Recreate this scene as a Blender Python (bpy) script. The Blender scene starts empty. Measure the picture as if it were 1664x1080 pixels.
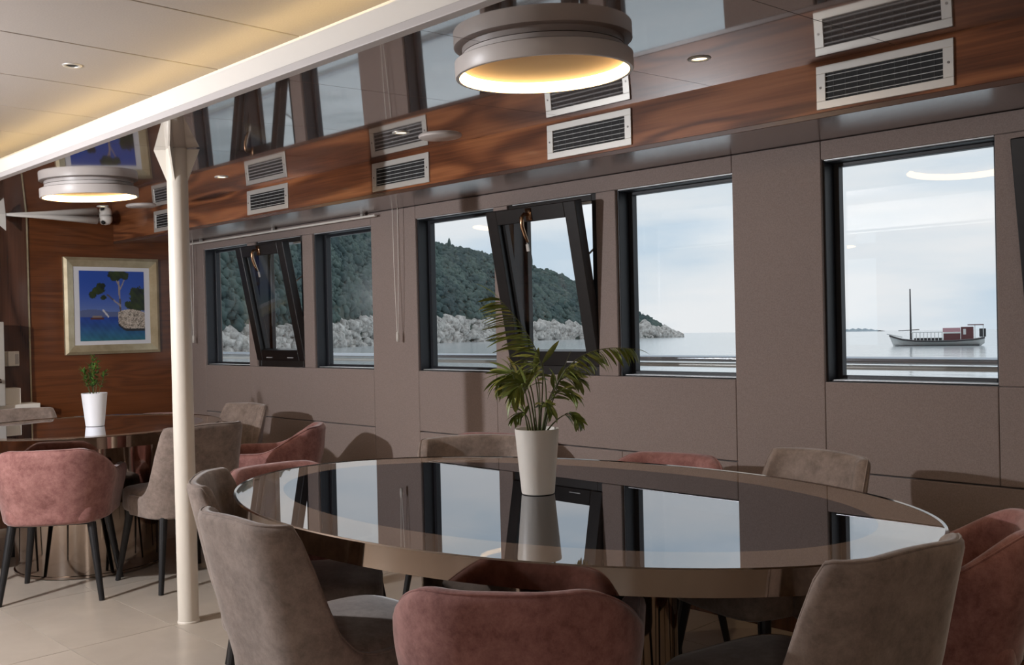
import bpy, bmesh, math, random
import numpy as np
from mathutils import Vector, Matrix
random.seed(7); rng = np.random.default_rng(7)
S = bpy.context.scene
COL = S.collection
PI = math.pi

# ------------------------------------------------------------------ camera
FPX, YAW, PITCH, ROLL, HC = 1610.1, math.radians(45.4215), math.radians(-0.4761), math.radians(-1.3118), 1.25
Fw = Vector((-math.sin(YAW)*math.cos(PITCH), math.cos(YAW)*math.cos(PITCH), math.sin(PITCH)))
Rt0 = Vector((math.cos(YAW), math.sin(YAW), 0)); Up0 = Rt0.cross(Fw)
Rt = Rt0*math.cos(ROLL)+Up0*math.sin(ROLL); Up = Up0*math.cos(ROLL)-Rt0*math.sin(ROLL)
cd = bpy.data.cameras.new('camera'); cam = bpy.data.objects.new('camera', cd); COL.objects.link(cam)
m = Matrix((Rt, Up, -Fw)).transposed().to_4x4(); m.translation = (0, 0, HC); cam.matrix_world = m
cd.sensor_width = 36; cd.lens = FPX/1664*36; cd.clip_end = 40000; cd.clip_start = .02
S.camera = cam
S.view_settings.view_transform = 'Standard'; S.view_settings.look = 'None'
S.view_settings.exposure = 0.0; S.view_settings.gamma = 1; S.view_settings.use_curve_mapping = False

# ------------------------------------------------------------------ sky
W = bpy.data.worlds.new('sky'); S.world = W; W.use_nodes = True
nt = W.node_tree; nt.nodes.clear()
o_ = nt.nodes.new('ShaderNodeOutputWorld'); bg = nt.nodes.new('ShaderNodeBackground')
tc = nt.nodes.new('ShaderNodeTexCoord'); mp = nt.nodes.new('ShaderNodeMapping')
mp.inputs['Scale'].default_value = (1.6, 1.6, 7.5); mp.inputs['Location'].default_value = (.3, .1, .22)
nz = nt.nodes.new('ShaderNodeTexNoise'); nz.inputs['Scale'].default_value = 1.7; nz.inputs['Detail'].default_value = 5; nz.inputs['Roughness'].default_value = .5
rp = nt.nodes.new('ShaderNodeValToRGB')
rp.color_ramp.elements[0].position = .38; rp.color_ramp.elements[0].color = (.57, .68, .78, 1)
rp.color_ramp.elements[1].position = .62; rp.color_ramp.elements[1].color = (.84, .85, .86, 1)
e = rp.color_ramp.elements.new(.5); e.color = (.74, .79, .83, 1)
L = nt.links.new
L(tc.outputs['Generated'], mp.inputs[0]); L(mp.outputs[0], nz.inputs['Vector']); L(nz.outputs['Fac'], rp.inputs[0])
L(rp.outputs[0], bg.inputs[0]); bg.inputs[1].default_value = 1.12; L(bg.outputs[0], o_.inputs[0])

# photographer's lamp standing left of the camera (its shadows fall on wall and floor)
ld = bpy.data.lights.new('standing_lamp_light', 'POINT'); ld.energy = 250; ld.color = (.95, .96, 1.0); ld.shadow_soft_size = .035
lo = bpy.data.objects.new('standing_lamp_light', ld); lo.location = (-4.25, -.3, 1.65); COL.objects.link(lo)

# added soft fill light, unseen behind the camera, evens out the right-hand wall
ld = bpy.data.lights.new('rear_fill_light', 'POINT'); ld.energy = 34; ld.color = (1.0, .93, .86); ld.shadow_soft_size = .22
lo = bpy.data.objects.new('rear_fill_light', ld); lo.location = (1.0, -1.3, 1.75); COL.objects.link(lo)

# ------------------------------------------------------------------ helpers
def srgb(r, g, b):
    f = lambda c: (c/255/12.92 if c <= 10 else ((c/255+.055)/1.055)**2.4)
    return (f(r), f(g), f(b), 1)
def setin(n, k, v):
    if k in n.inputs: n.inputs[k].default_value = v
def mat(name, col, rough=.5, metal=0, **kw):
    M = bpy.data.materials.new(name); M.use_nodes = True
    p = M.node_tree.nodes['Principled BSDF']
    setin(p, 'Base Color', col if len(col) == 4 else (*col, 1)); setin(p, 'Roughness', rough); setin(p, 'Metallic', metal)
    for k, v in kw.items(): setin(p, k.replace('_', ' '), v)
    return M
def noisy(M, c1, c2, scale=(1, 1, 1), nscale=5, detail=4, rough=.55, dist=0, lo=.35, hi=.65, bump=0, bscale=None, bdist=.002):
    nt = M.node_tree; N = nt.nodes; p = N['Principled BSDF']
    tc = N.new('ShaderNodeTexCoord'); mp = N.new('ShaderNodeMapping'); mp.inputs['Scale'].default_value = scale
    nz = N.new('ShaderNodeTexNoise'); nz.inputs['Scale'].default_value = nscale; nz.inputs['Detail'].default_value = detail
    nz.inputs['Roughness'].default_value = rough; nz.inputs['Distortion'].default_value = dist
    rp = N.new('ShaderNodeValToRGB'); a, b = rp.color_ramp.elements
    a.position = lo; a.color = c1 if len(c1) == 4 else (*c1, 1); b.position = hi; b.color = c2 if len(c2) == 4 else (*c2, 1)
    L = nt.links.new
    L(tc.outputs['Object'], mp.inputs[0]); L(mp.outputs[0], nz.inputs['Vector']); L(nz.outputs['Fac'], rp.inputs[0]); L(rp.outputs[0], p.inputs['Base Color'])
    if bump:
        n2 = N.new('ShaderNodeTexNoise'); n2.inputs['Scale'].default_value = bscale or nscale; n2.inputs['Detail'].default_value = 3
        bp = N.new('ShaderNodeBump'); bp.inputs['Strength'].default_value = bump; bp.inputs['Distance'].default_value = bdist
        L(tc.outputs['Object'], n2.inputs['Vector']); L(n2.outputs['Fac'], bp.inputs['Height']); L(bp.outputs[0], p.inputs['Normal'])
    return M
def wood(name, axis, dark, mid, light, rough=.22, coat=.5, fig=.13):
    M = mat(name, mid, rough, 0, Coat_Weight=coat, Coat_Roughness=.08)
    nt = M.node_tree; N = nt.nodes; p = N['Principled BSDF']; L = nt.links.new
    tc = N.new('ShaderNodeTexCoord')
    def tex(along, across, sc, det, dist):
        mp = N.new('ShaderNodeMapping'); s = [across]*3; s[axis] = along; mp.inputs['Scale'].default_value = s
        nz = N.new('ShaderNodeTexNoise'); nz.inputs['Scale'].default_value = sc; nz.inputs['Detail'].default_value = det; nz.inputs['Distortion'].default_value = dist
        L(tc.outputs['Object'], mp.inputs[0]); L(mp.outputs[0], nz.inputs['Vector']); return nz
    mpw = N.new('ShaderNodeMapping'); sw = [1]*3; sw[axis] = .13; mpw.inputs['Scale'].default_value = sw
    a = N.new('ShaderNodeTexNoise'); a.inputs['Scale'].default_value = 3.2; a.inputs['Detail'].default_value = 2; a.inputs['Distortion'].default_value = .8
    L(tc.outputs['Object'], mpw.inputs[0]); L(mpw.outputs[0], a.inputs['Vector'])
    ml = N.new('ShaderNodeMath'); ml.operation = 'MULTIPLY'; ml.inputs[1].default_value = 55; sn = N.new('ShaderNodeMath'); sn.operation = 'SINE'
    mm = N.new('ShaderNodeMath'); mm.operation = 'MULTIPLY_ADD'; mm.inputs[1].default_value = fig; mm.inputs[2].default_value = .5
    L(a.outputs['Fac'], ml.inputs[0]); L(ml.outputs[0], sn.inputs[0]); L(sn.outputs[0], mm.inputs[0]); b = tex(2.5, 110, 1.0, 3, .2); c = tex(.5, 1.2, 1.6, 2, .3)
    r = N.new('ShaderNodeValToRGB'); r.color_ramp.elements[0].position = .33; r.color_ramp.elements[0].color = dark
    r.color_ramp.elements[1].position = .68; r.color_ramp.elements[1].color = light
    e = r.color_ramp.elements.new(.5); e.color = mid
    ad = N.new('ShaderNodeMath'); ad.operation = 'MULTIPLY_ADD'; ad.inputs[1].default_value = .34
    L(b.outputs['Fac'], ad.inputs[0]); 
    s1 = N.new('ShaderNodeMath'); s1.operation = 'SUBTRACT'; s1.inputs[1].default_value = .17
    L(mm.outputs[0], s1.inputs[0]); L(s1.outputs[0], ad.inputs[2])
    L(ad.outputs[0], r.inputs[0])
    mx = N.new('ShaderNodeMix'); mx.data_type = 'RGBA'; mx.blend_type = 'MULTIPLY'; mx.inputs[0].default_value = .3
    r2 = N.new('ShaderNodeValToRGB'); r2.color_ramp.elements[0].position = .35; r2.color_ramp.elements[0].color = (.45, .42, .4, 1); r2.color_ramp.elements[1].position = .65
    L(c.outputs['Fac'], r2.inputs[0]); L(r.outputs[0], mx.inputs[6]); L(r2.outputs[0], mx.inputs[7]); L(mx.outputs[2], p.inputs['Base Color'])
    return M
def emis(name, col, strength):
    M = bpy.data.materials.new(name); M.use_nodes = True; N = M.node_tree.nodes; p = N['Principled BSDF']
    setin(p, 'Base Color', (*col, 1)); setin(p, 'Emission Color', (*col, 1)); setin(p, 'Emission Strength', strength); return M
def mirror(name, diff, gcol, fac, rough=.01):
    M = bpy.data.materials.new(name); M.use_nodes = True; nt = M.node_tree; N = nt.nodes; N.remove(N['Principled BSDF'])
    out = [n for n in N if n.type == 'OUTPUT_MATERIAL'][0]
    d = N.new('ShaderNodeBsdfDiffuse'); d.inputs[0].default_value = (*diff, 1); g = N.new('ShaderNodeBsdfGlossy'); g.inputs[0].default_value = (*gcol, 1); g.inputs['Roughness'].default_value = rough
    mx = N.new('ShaderNodeMixShader'); lw = N.new('ShaderNodeFresnel'); lw.inputs[0].default_value = fac
    nt.links.new(lw.outputs[0], mx.inputs[0]); nt.links.new(d.outputs[0], mx.inputs[1]); nt.links.new(g.outputs[0], mx.inputs[2]); nt.links.new(mx.outputs[0], out.inputs[0])
    return M
def glass(name, tint):
    M = bpy.data.materials.new(name); M.use_nodes = True; nt = M.node_tree; N = nt.nodes; N.remove(N['Principled BSDF'])
    out = [n for n in N if n.type == 'OUTPUT_MATERIAL'][0]
    t = N.new('ShaderNodeBsdfTransparent'); t.inputs[0].default_value = (*tint, 1); g = N.new('ShaderNodeBsdfGlossy'); g.inputs['Roughness'].default_value = 0.0
    mx = N.new('ShaderNodeMixShader'); lw = N.new('ShaderNodeLayerWeight'); pw = N.new('ShaderNodeMath'); pw.operation = 'POWER'; pw.inputs[1].default_value = 5
    fr = N.new('ShaderNodeMath'); fr.operation = 'MULTIPLY_ADD'; fr.inputs[1].default_value = .96; fr.inputs[2].default_value = .035
    nt.links.new(lw.outputs['Facing'], pw.inputs[0]); nt.links.new(pw.outputs[0], fr.inputs[0])
    nt.links.new(fr.outputs[0], mx.inputs[0]); nt.links.new(t.outputs[0], mx.inputs[1]); nt.links.new(g.outputs[0], mx.inputs[2]); nt.links.new(mx.outputs[0], out.inputs[0])
    return M

class MB:
    def __init__(s): s.v = []; s.f = []
    def add(s, vs, fs):
        o = len(s.v); s.v += [tuple(p) for p in vs]; s.f += [tuple(i+o for i in f) for f in fs]; return s
    def box(s, x0, x1, y0, y1, z0, z1):
        return s.add([(x0,y0,z0),(x1,y0,z0),(x1,y1,z0),(x0,y1,z0),(x0,y0,z1),(x1,y0,z1),(x1,y1,z1),(x0,y1,z1)],
                     [(3,2,1,0),(4,5,6,7),(0,1,5,4),(1,2,6,5),(2,3,7,6),(3,0,4,7)])
    def hexa(s, p):   # 8 points, bottom 4 then top 4
        return s.add(p, [(3,2,1,0),(4,5,6,7),(0,1,5,4),(1,2,6,5),(2,3,7,6),(3,0,4,7)])
    def lathe(s, prof, n=32, c=(0,0,0), sx=1, sy=1, closed=False, caps=True):
        vs = []; fs = []; k = len(prof)
        for i in range(n):
            a = 2*PI*i/n
            for r, z in prof: vs.append((c[0]+sx*r*math.cos(a), c[1]+sy*r*math.sin(a), c[2]+z))
        for i in range(n):
            j = (i+1) % n
            for q in range(k if closed else k-1):
                w = (q+1) % k; fs.append((i*k+q, j*k+q, j*k+w, i*k+w))
        if not closed and caps:
            if prof[0][0] > 1e-6: fs.append(tuple(i*k for i in reversed(range(n))))
            if prof[-1][0] > 1e-6: fs.append(tuple(i*k+k-1 for i in range(n)))
        return s.add(vs, fs)
    def tube(s, path, rad, n=8, caps=True):
        P = [Vector(p) for p in path]; vs = []; fs = []
        R_ = rad if hasattr(rad, '__len__') else [rad]*len(P)
        t0 = (P[1]-P[0]).normalized(); a = Vector((0,0,1)) if abs(t0.z) < .9 else Vector((1,0,0)); u = t0.cross(a).normalized()
        for i, p in enumerate(P):
            t = (P[min(i+1,len(P)-1)]-P[max(i-1,0)]).normalized(); u = (u-t*u.dot(t)).normalized(); w = t.cross(u)
            for k in range(n):
                q = 2*PI*k/n; vs.append(p+(u*math.cos(q)+w*math.sin(q))*R_[i])
        for i in range(len(P)-1):
            for k in range(n):
                l = (k+1) % n; fs.append((i*n+k, i*n+l, (i+1)*n+l, (i+1)*n+k))
        if caps: fs += [tuple(reversed(range(n))), tuple((len(P)-1)*n+k for k in range(n))]
        return s.add(vs, fs)
    def prism(s, poly, d):   # poly: 3D points, d: extrusion vector
        n = len(poly); d = Vector(d); a = [Vector(p) for p in poly]
        return s.add(a+[p+d for p in a], [tuple(reversed(range(n))), tuple(range(n,2*n))]+[(i,(i+1)%n,(i+1)%n+n,i+n) for i in range(n)])
    def mesh(s, name):
        me = bpy.data.meshes.new(name); me.from_pydata(s.v, [], s.f); me.update()
        b = bmesh.new(); b.from_mesh(me); bmesh.ops.recalc_face_normals(b, faces=b.faces); b.to_mesh(me); b.free(); return me
    def build(s, name, M, parent=None, smooth=False, bev=0, seg=2):
        return link(name, s.mesh(name), M, parent, smooth, bev, seg)
def link(name, me, M=None, parent=None, smooth=False, bev=0, seg=2):
    if M is not None and not me.materials: me.materials.append(M)
    if smooth:
        for p in me.polygons: p.use_smooth = True
    o = bpy.data.objects.new(name, me); COL.objects.link(o)
    if parent is not None: o.parent = parent
    if bev:
        b = o.modifiers.new('bevel', 'BEVEL'); b.width = bev; b.segments = seg; b.limit_method = 'ANGLE'; b.angle_limit = .7
        if seg > 1:
            for p in me.polygons: p.use_smooth = True
            try: me.set_sharp_from_angle(angle=1.0)
            except Exception: pass
    return o
def autosmooth(o, ang=.7):
    for p in o.data.polygons: p.use_smooth = True
    o.data.set_sharp_from_angle(angle=ang); return o
def thing(name, label, cat, loc=(0,0,0), rz=0, group=None):
    o = bpy.data.objects.new(name, None); COL.objects.link(o); o.location = loc; o.rotation_euler = (0,0,rz); o.empty_display_size = .1
    return tag(o, label, cat, group)
def tag(o, label, cat, group=None):
    o['label'] = label; o['category'] = cat
    if group: o['group'] = group
    return o
def struct(o, label=None):
    o['kind'] = 'structure'
    if label: o['label'] = label
    return o
def copy_tree(o, parent=None):
    c = o.copy(); COL.objects.link(c)
    if parent is not None: c.parent = parent
    for ch in list(o.children): copy_tree(ch, c)
    return c
def box(x0,x1,y0,y1,z0,z1): return MB().box(x0,x1,y0,y1,z0,z1)
def smooth01(x): x = max(0, min(1, x)); return x*x*(3-2*x)

# ------------------------------------------------------------------ materials
m_panel = noisy(mat('greige_fabric', (.2,.2,.2), .9, 0, Sheen_Weight=.15), (.255,.200,.178), (.31,.245,.220), (1,1,1), 260, 2, bump=.35, bscale=900, bdist=.001)
m_walnut_x = wood('walnut_long', 0, (.095,.029,.011,1), (.22,.074,.027,1), (.36,.135,.052,1), .3, .3)
m_walnut_y = wood('walnut_cross', 1, (.075,.021,.006,1), (.15,.046,.013,1), (.21,.068,.021,1), .3, .3, .06)
m_walnut_dark = wood('walnut_gloss_dark', 2, (.05,.02,.012,1), (.09,.038,.022,1), (.13,.055,.032,1), .2, .8)
m_board = mat('dark_gloss_board', (.075,.034,.022), .26, 0, Coat_Weight=.8, Coat_Roughness=.2, IOR=1.7)
m_gloss = mat('brown_gloss_laminate', (.14,.092,.074), .06, 0, Coat_Weight=1.0, Coat_Roughness=.03, IOR=1.9, Coat_IOR=1.7)
m_dark = mat('dark_gap', (.01,.009,.008), .9)
m_ceil = noisy(mat('ceiling_fabric', (.5,.5,.5), .9), (.34,.30,.27), (.37,.325,.29), (1,1,1), 180, 2, bump=.2, bscale=700, bdist=.001)
m_white = mat('white_paint', (.78,.74,.68), .35)
m_pillar = mat('cream_paint', (.74,.68,.59), .45)
m_grey_trim = mat('grey_white_trim', (.50,.47,.46), .4)
m_floor = noisy(mat('stone_tile', (.4,.4,.4), .28, 0, IOR=1.45), (.40,.345,.285), (.50,.435,.365), (1,1,1), 3.2, 6, .6, .5, .3, .7, bump=.03, bscale=60)
m_grout = mat('grout', (.30,.26,.22), .8)
m_black = noisy(mat('black_aluminium', (.012,.011,.012), .38), (.006,.0055,.006), (.010,.009,.009), nscale=30)
m_slate = mat('slate_aluminium', (.014,.016,.021), .45)
m_rail = mat('steel_rail', (.50,.53,.57), .22, 1)
m_strip = mat('pale_aluminium', (.75,.78,.8), .35, .3)
m_alu = mat('brushed_aluminium', (.62,.60,.56), .42, .55)
m_glass = glass('window_glass', (.955,.965,.97))
m_steel = mat('polished_steel', (.32,.262,.22), .07, 1)
m_bronze = mat('bronze_handle', (.42,.27,.17), .25, 1)
m_top_dark = mirror('black_glass', (.006,.005,.005), (.94,.96,1), 5.5, .006)
m_top_band = mirror('bronze_glass', (.22,.16,.125), (.97,.97,.96), 5.5, .012)
m_leg = mat('black_leg', (.008,.008,.009), .45)
def velvet(name, c1, c2, nsc=9):
    return noisy(mat(name, c1, .85, 0, Sheen_Weight=.35, Sheen_Roughness=.4), c1, c2, (1,1,1), nsc, 12, .80, .15, .38, .63, bump=.15, bscale=300, bdist=.001)
m_pink = velvet('dusty_pink_velvet', (.185,.070,.060), (.37,.175,.155), 16)
m_grey = velvet('taupe_velvet', (.165,.124,.102), (.30,.232,.196), 16)
m_pot = mat('white_pot', (.70,.66,.60), .4)
m_potw = mat('white_pot_cool', (.72,.72,.74), .35)
m_soil = mat('soil', (.03,.02,.012), .95)
m_leaf = noisy(mat('palm_leaf', (.06,.1,.02), .45), (.09,.14,.022), (.25,.25,.05), nscale=25)
m_leaf2 = noisy(mat('bright_leaf', (.06,.1,.02), .5), (.03,.09,.012), (.10,.20,.03), nscale=40)
m_stem = mat('palm_stem', (.075,.085,.025), .5)
m_gold = noisy(mat('gilt_frame', (.5,.42,.28), .3, .45), (.46,.38,.24), (.58,.50,.34), nscale=12)
m_mat = mat('picture_mat', (.72,.72,.75), .7)
m_cord = mat('white_cord', (.7,.66,.6), .5)
m_led = emis('led_strip', (1, .76, .36), 15)
m_ring = emis('lamp_diffuser', (1, .62, .25), 11)
m_plate = mat('lamp_plate', (.24,.14,.055), .5)
m_lampw = mat('lamp_housing', (.60,.55,.52), .4)
m_spot = emis('downlight_lens', (1, .80, .52), 4)
m_screw = mat('screw', (.2,.19,.18), .4, 1)
m_vane = mat('vane_grey', (.03,.03,.03), .5)
m_louver = mat('pale_louver', (.62,.62,.62), .4)
m_grille = mat('grille_dark', (.006,.006,.006), .7)

# ------------------------------------------------------------------ room shell
YW, XE, YO, XB = 3.54, -7.1, -4.2, 3.0       # window wall, end wall, opposite wall, rear wall
def zc(y): return 2.034+.043*(y-1.98) if y > 0 else 2.039         # lowered glossy ceiling rises a little toward the windows
fl = struct(box(XE-.1, XB, YO, YW+.15, -.12, -.004).build('floor', m_grout), 'pale beige stone tile floor')
TX, TY = .846, .423
tile = None
x = -4.04-TX*4
while x < XB:
    y = 1.485-TY*13
    while y < YW:
        if tile is None: tile = box(.0015, TX-.0015, .0015, TY-.0015, -.006, 0).mesh('tile')
        x1, y1 = min(x+TX, XB), min(y+TY, YW)
        if x >= XE-.1 and y >= YO and x1-x > TX-.01 and y1-y > TY-.01:
            o = link('tile', tile, m_floor, fl); o.location = (x, y, 0)
        else:
            xa, ya = max(x, XE), max(y, YO)
            if x1-xa > .02 and y1-ya > .02: box(xa+.0015, x1-.0015, ya+.0015, y1-.0015, -.006, 0).build('tile', m_floor, fl)
        y += TY
    x += TX

# window wall: core with openings, upholstered panels in front
Z0, Z1, ZS = 1.0, 1.855, 1.928
groups = [-6.84, -4.35, -1.878]
wins = []      # (x0, x1, kind)
for g in groups:
    wins += [(g, g+.635, 'fix'), (g+.742, g+1.33, 'tilt'), (g+1.452, g+2.075, 'fix')]
core = MB().box(XE, XB, YW+.04, YW+.14, -.1, Z0).box(XE, XB, YW+.04, YW+.14, Z1, 2.3)
xs = [XE]+[v for w in wins for v in w[:2]]+[XB]
for i in range(0, len(xs), 2): core.box(xs[i], xs[i+1], YW+.04, YW+.14, Z0, Z1)
wr = struct(core.build('wall_right', m_panel), 'window wall upholstered in greige fabric panels')
def panel(x0, x1, z0, z1, b=.004):
    g = .0007
    box(x0+g, x1-g, YW, YW+.042, z0+g, z1-g).build('panel', m_panel, wr, bev=b, seg=3)
ends = [(XE, groups[0])]
for i, g in enumerate(groups):
    a, b = g, g+2.073
    panel(a, b, Z1, ZS)
    panel(a, a+.65 if i == 0 else a+.637, .66, Z0); panel(a+.65 if i == 0 else a+.637, b, .66, Z0)
    panel(a, a+1.46, .08, .656); panel(a+1.46, b, .08, .656)
    panel(a+.637, a+.740, Z0, Z1, .004); panel(a+1.332, a+1.450, Z0, Z1, .004)
    nx = groups[i+1] if i+1 < len(groups) else XB
    if i < 2: panel(b, nx, .08, ZS)
    else: panel(b, XB, .08, ZS)
panel(XE, groups[0], .08, ZS)
struct(box(XE, XB, YW-.004, YW+.04, 0, .078).build('baseboard_right', m_walnut_dark), 'dark low skirting under the window wall')

def pane(x0, x1, y, z0, z1, parent, thick=.006):
    return box(x0, x1, y, y+thick, z0, z1).build('pane', m_glass, parent)
wnames = ['fixed window nearest the framed picture', 'tilted window in the far group beside the pillar', 'fixed window left of the blind cords',
          'fixed window right of the blind cords', 'tilted window behind the potted palm', 'window showing the rocky point and open sea',
          'window with the moored boat in view', 'tilted window at the right edge', 'fixed window beyond the right edge']
for n, (a, b, k) in enumerate(wins):
    if k == 'fix':
        f = MB()
        f.box(a, a+.008, YW+.015, YW+.12, Z0, Z1).box(b-.008, b, YW+.03, YW+.12, Z0, Z1)
        f.box(a, b, YW+.02, YW+.12, Z1-.008, Z1).box(a, b, YW+.03, YW+.12, Z0, Z0+.006)
        f.box(a+.008, a+.03, YW+.085, YW+.12, Z0, Z1).box(b-.03, b-.008, YW+.085, YW+.12, Z0, Z1)
        f.box(a+.03, b-.03, YW+.085, YW+.12, Z1-.022, Z1-.008).box(a+.03, b-.03, YW+.085, YW+.12, Z0+.006, Z0+.022)
        w = struct(f.build('window_%d' % (n+1), m_slate, bev=.0015, seg=1), wnames[n])
        pane(a+.02, b-.02, YW+.1, Z0+.01, Z1-.02, w)
        box(a+.01, b-.002, YW+.008, YW+.02, Z1-.0035, Z1-.0005).build('head_strip', m_strip, w)
        box(a+.03, b-.004, YW+.012, YW+.086, Z0+.0062, Z0+.0085).build('sill_strip', m_strip, w)
    else:
        f = MB(); t = .032
        f.box(a, a+t, YW+.012, YW+.12, Z0, Z1).box(b-t, b, YW+.012, YW+.12, Z0, Z1).box(a+t, b-t, YW+.012, YW+.12, Z1-t, Z1).box(a+t, b-t, YW+.012, YW+.12, Z0, Z0+.045)
        f.box(a+t, a+t+.02, YW+.09, YW+.12, Z0, Z1).box(b-t-.02, b-t, YW+.09, YW+.12, Z0, Z1)
        w = struct(f.build('window_%d' % (n+1), m_black, bev=.002, seg=1), wnames[n])
        wd, hh, tt, mb = (b-a)/2+.004, .782, .052, .072
        s = MB()
        s.box(-wd, -wd+mb, 0, tt, 0, hh).box(wd-mb, wd, 0, tt, 0, hh).box(-wd+mb, wd-mb, 0, tt, hh-mb, hh).box(-wd+mb, wd-mb, 0, tt, 0, mb)
        s.box(-wd+mb, -wd+mb+.018, tt*.6, tt+.012, mb, hh-mb).box(wd-mb-.018, wd-mb, tt*.6, tt+.012, mb, hh-mb)
        sash = s.build('sash', m_black, w, bev=.003, seg=1)
        sash.location = ((a+b)/2, YW+.002, Z0+.042); sash.rotation_euler = (math.radians(11.2), 0, 0)
        pn = box(-wd+mb-.004, wd-mb+.004, tt*.5, tt*.5+.006, mb-.004, hh-mb+.004).build('pane', m_glass, sash)
        h = MB(); zt = hh-mb*.5
        h.box(-.018, .018, -.006, 0, zt-.03, zt+.03)
        h.tube([(0,-.005,zt),(0,-.035,zt+.004),(-.004,-.05,zt-.01),(-.008,-.052,zt-.05),(-.004,-.046,zt-.095),(.004,-.04,zt-.13)], [.009,.010,.011,.010,.009,.006], 10)
        h.build('handle', m_bronze, sash, smooth=True)
        kc = MB().tube([(-.03,-.03,zt-.02),(-.031,-.02,zt-.09),(-.03,-.012,zt-.14)], .0018, 6).box(-.038,-.022,-.016,-.010,zt-.175,zt-.14)
        kc.build('key_chain', m_alu, sash)
        for sx in (-.13, .13): box(sx-.035, sx+.035, -.004, 0, .02, .024).build('drain_slot', m_strip, sash)
        MB().tube([(b-t, YW+.07, Z0+.63), (b-t-.005, YW-.085, Z0+.52)], .005, 8).build('stay_arm', m_alu, w)
        box(b-t-.10, b-t-.01, YW+.02, YW+.035, Z1-t-.012, Z1-t).build('latch_plate', m_strip, w)
        box(a+.03, b-t, YW+.008, YW+.012, Z1-.004, Z1-.001).build('head_strip', m_strip, w)

# end wall: walnut
we = struct(box(XE-.1, XE-.012, YO, YW+.14, 0, 2.45).build('wall_front', m_dark), 'walnut end wall behind the far table')
for (ya, yb) in ((2.394, 3.56),):
    box(XE-.012, XE, ya, yb, .06, 2.2).build('panel', m_walnut_y, we, bev=.002)
yb = 2.384
while yb > YO+.1:
    ya = max(yb-1.2, YO); box(XE-.012, XE+.012, ya+.002, yb, .06, 2.3).build('panel', m_walnut_dark, we, bev=.002); yb = ya
box(XE-.012, XE+.014, 2.384, 2.394, .06, 2.15).build('edge_strip', m_gold, we)
struct(box(XE-.012, XE+.006, YO, YW, 0, .06).build('baseboard_front', m_walnut_dark))
# opposite and rear walls (behind the camera)
op = MB().box(XE, XB, YO-.1, YO, 0, .9).box(XE, XB, YO-.1, YO, 1.95, 2.45)
ox = [XE, -6.4, -5.4, -3.0, -2.0, .4, 1.4, XB]
for i in range(0, len(ox)-1, 2): op.box(ox[i], ox[i+1], YO-.1, YO, .9, 1.95)
struct(op.build('wall_left', m_walnut_x), 'opposite wall with open windows behind the camera')
struct(box(XB, XB+.1, YO, YW+.1, 0, 2.45).build('wall_back', m_walnut_y), 'walnut wall behind the camera')

# raised ceiling: fabric panels
YL = 1.60
ce = struct(box(XE-.1, XB, YO, 2.05, 2.315, 2.36).build('ceiling', m_dark), 'raised ceiling of pale fabric panels')
PW = .5955; x = -3.06-PW*7; pm = None
while x < XB:
    if pm is None:
        pm = box(.003, PW-.003, -1.6, 2.0, 2.30, 2.318).mesh('panel')
    o = link('panel', pm, m_ceil, ce, bev=.003, seg=2); o.location = (x, 0, 0)
    o2 = o.copy(); COL.objects.link(o2); o2.location = (x, -3.606, 0); o2.parent = ce
    x += PW
struct(MB().hexa([(XE,1.98,2.06),(XB,1.98,2.06),(XB,2.05,2.06),(XE,2.05,2.06),(XE,1.98,2.33),(XB,1.98,2.33),(XB,2.05,2.33),(XE,2.05,2.33)]).build('trim_6', m_white))
# cove lip and LED
struct(box(XE, XB, YL+.012, YL+.03, zc(YL)+.012, 2.098).build('trim_1', m_white), 'white cove fascia along the ceiling step')
struct(box(XE, XB, YL, YL+.034, zc(YL)-.010, zc(YL)+.014).build('trim_2', m_grey_trim, bev=.002), 'pale edge strip under the cove fascia')
struct(box(XE, XB, YL+.03, 2.0, zc(YL)+.022, zc(YL)+.03).build('trim_5', m_white))
struct(box(XE, XB, 1.848, 1.858, zc(YL)+.03, 2.20).build('trim_8', m_white))
led = box(XE+.02, XB-.02, 1.846, 1.860, 2.2, 2.208).build('led_strip', m_led)
tag(led, 'warm glowing light strip hidden along the white ceiling cove', 'light strip')
# lowered glossy ceiling panels
YF = 2.985
cs = struct(MB().hexa([(XE-.05,YL+.034,zc(YL)+.012),(XB,YL+.034,zc(YL)+.012),(XB,YF+.05,zc(YF)+.014),(XE-.05,YF+.05,zc(YF)+.014),
     (XE-.05,YL+.034,zc(YL)+.02),(XB,YL+.034,zc(YL)+.02),(XB,YF+.05,zc(YF)+.022),(XE-.05,YF+.05,zc(YF)+.022)]).build('ceiling_side', m_dark), 'lowered glossy brown ceiling over the tables')
PG = .6675; x = -1.328-PG*9; gm = None
def slab(x0, x1, y0, y1, t=.012):
    return MB().hexa([(x0,y0,zc(y0)),(x1,y0,zc(y0)),(x1,y1,zc(y1)),(x0,y1,zc(y1)),(x0,y0,zc(y0)+t),(x1,y0,zc(y0)+t),(x1,y1,zc(y1)+t),(x0,y1,zc(y1)+t)])
while x < XB:
    if gm is None: gm = slab(.0012, PG-.0012, YL+.03, YF+.02).mesh('panel')
    o = link('panel', gm, m_gloss, cs); o.location = (x, 0, 0); x += PG
# opposite lowered ceiling
struct(box(XE, XB, YO, -1.6, 2.04, 2.06).build('ceiling_far_side', m_gloss), 'lowered ceiling on the opposite side')
struct(box(XE, XB, -1.62, -1.6, 2.03, 2.3).build('trim_7', m_white))
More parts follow.
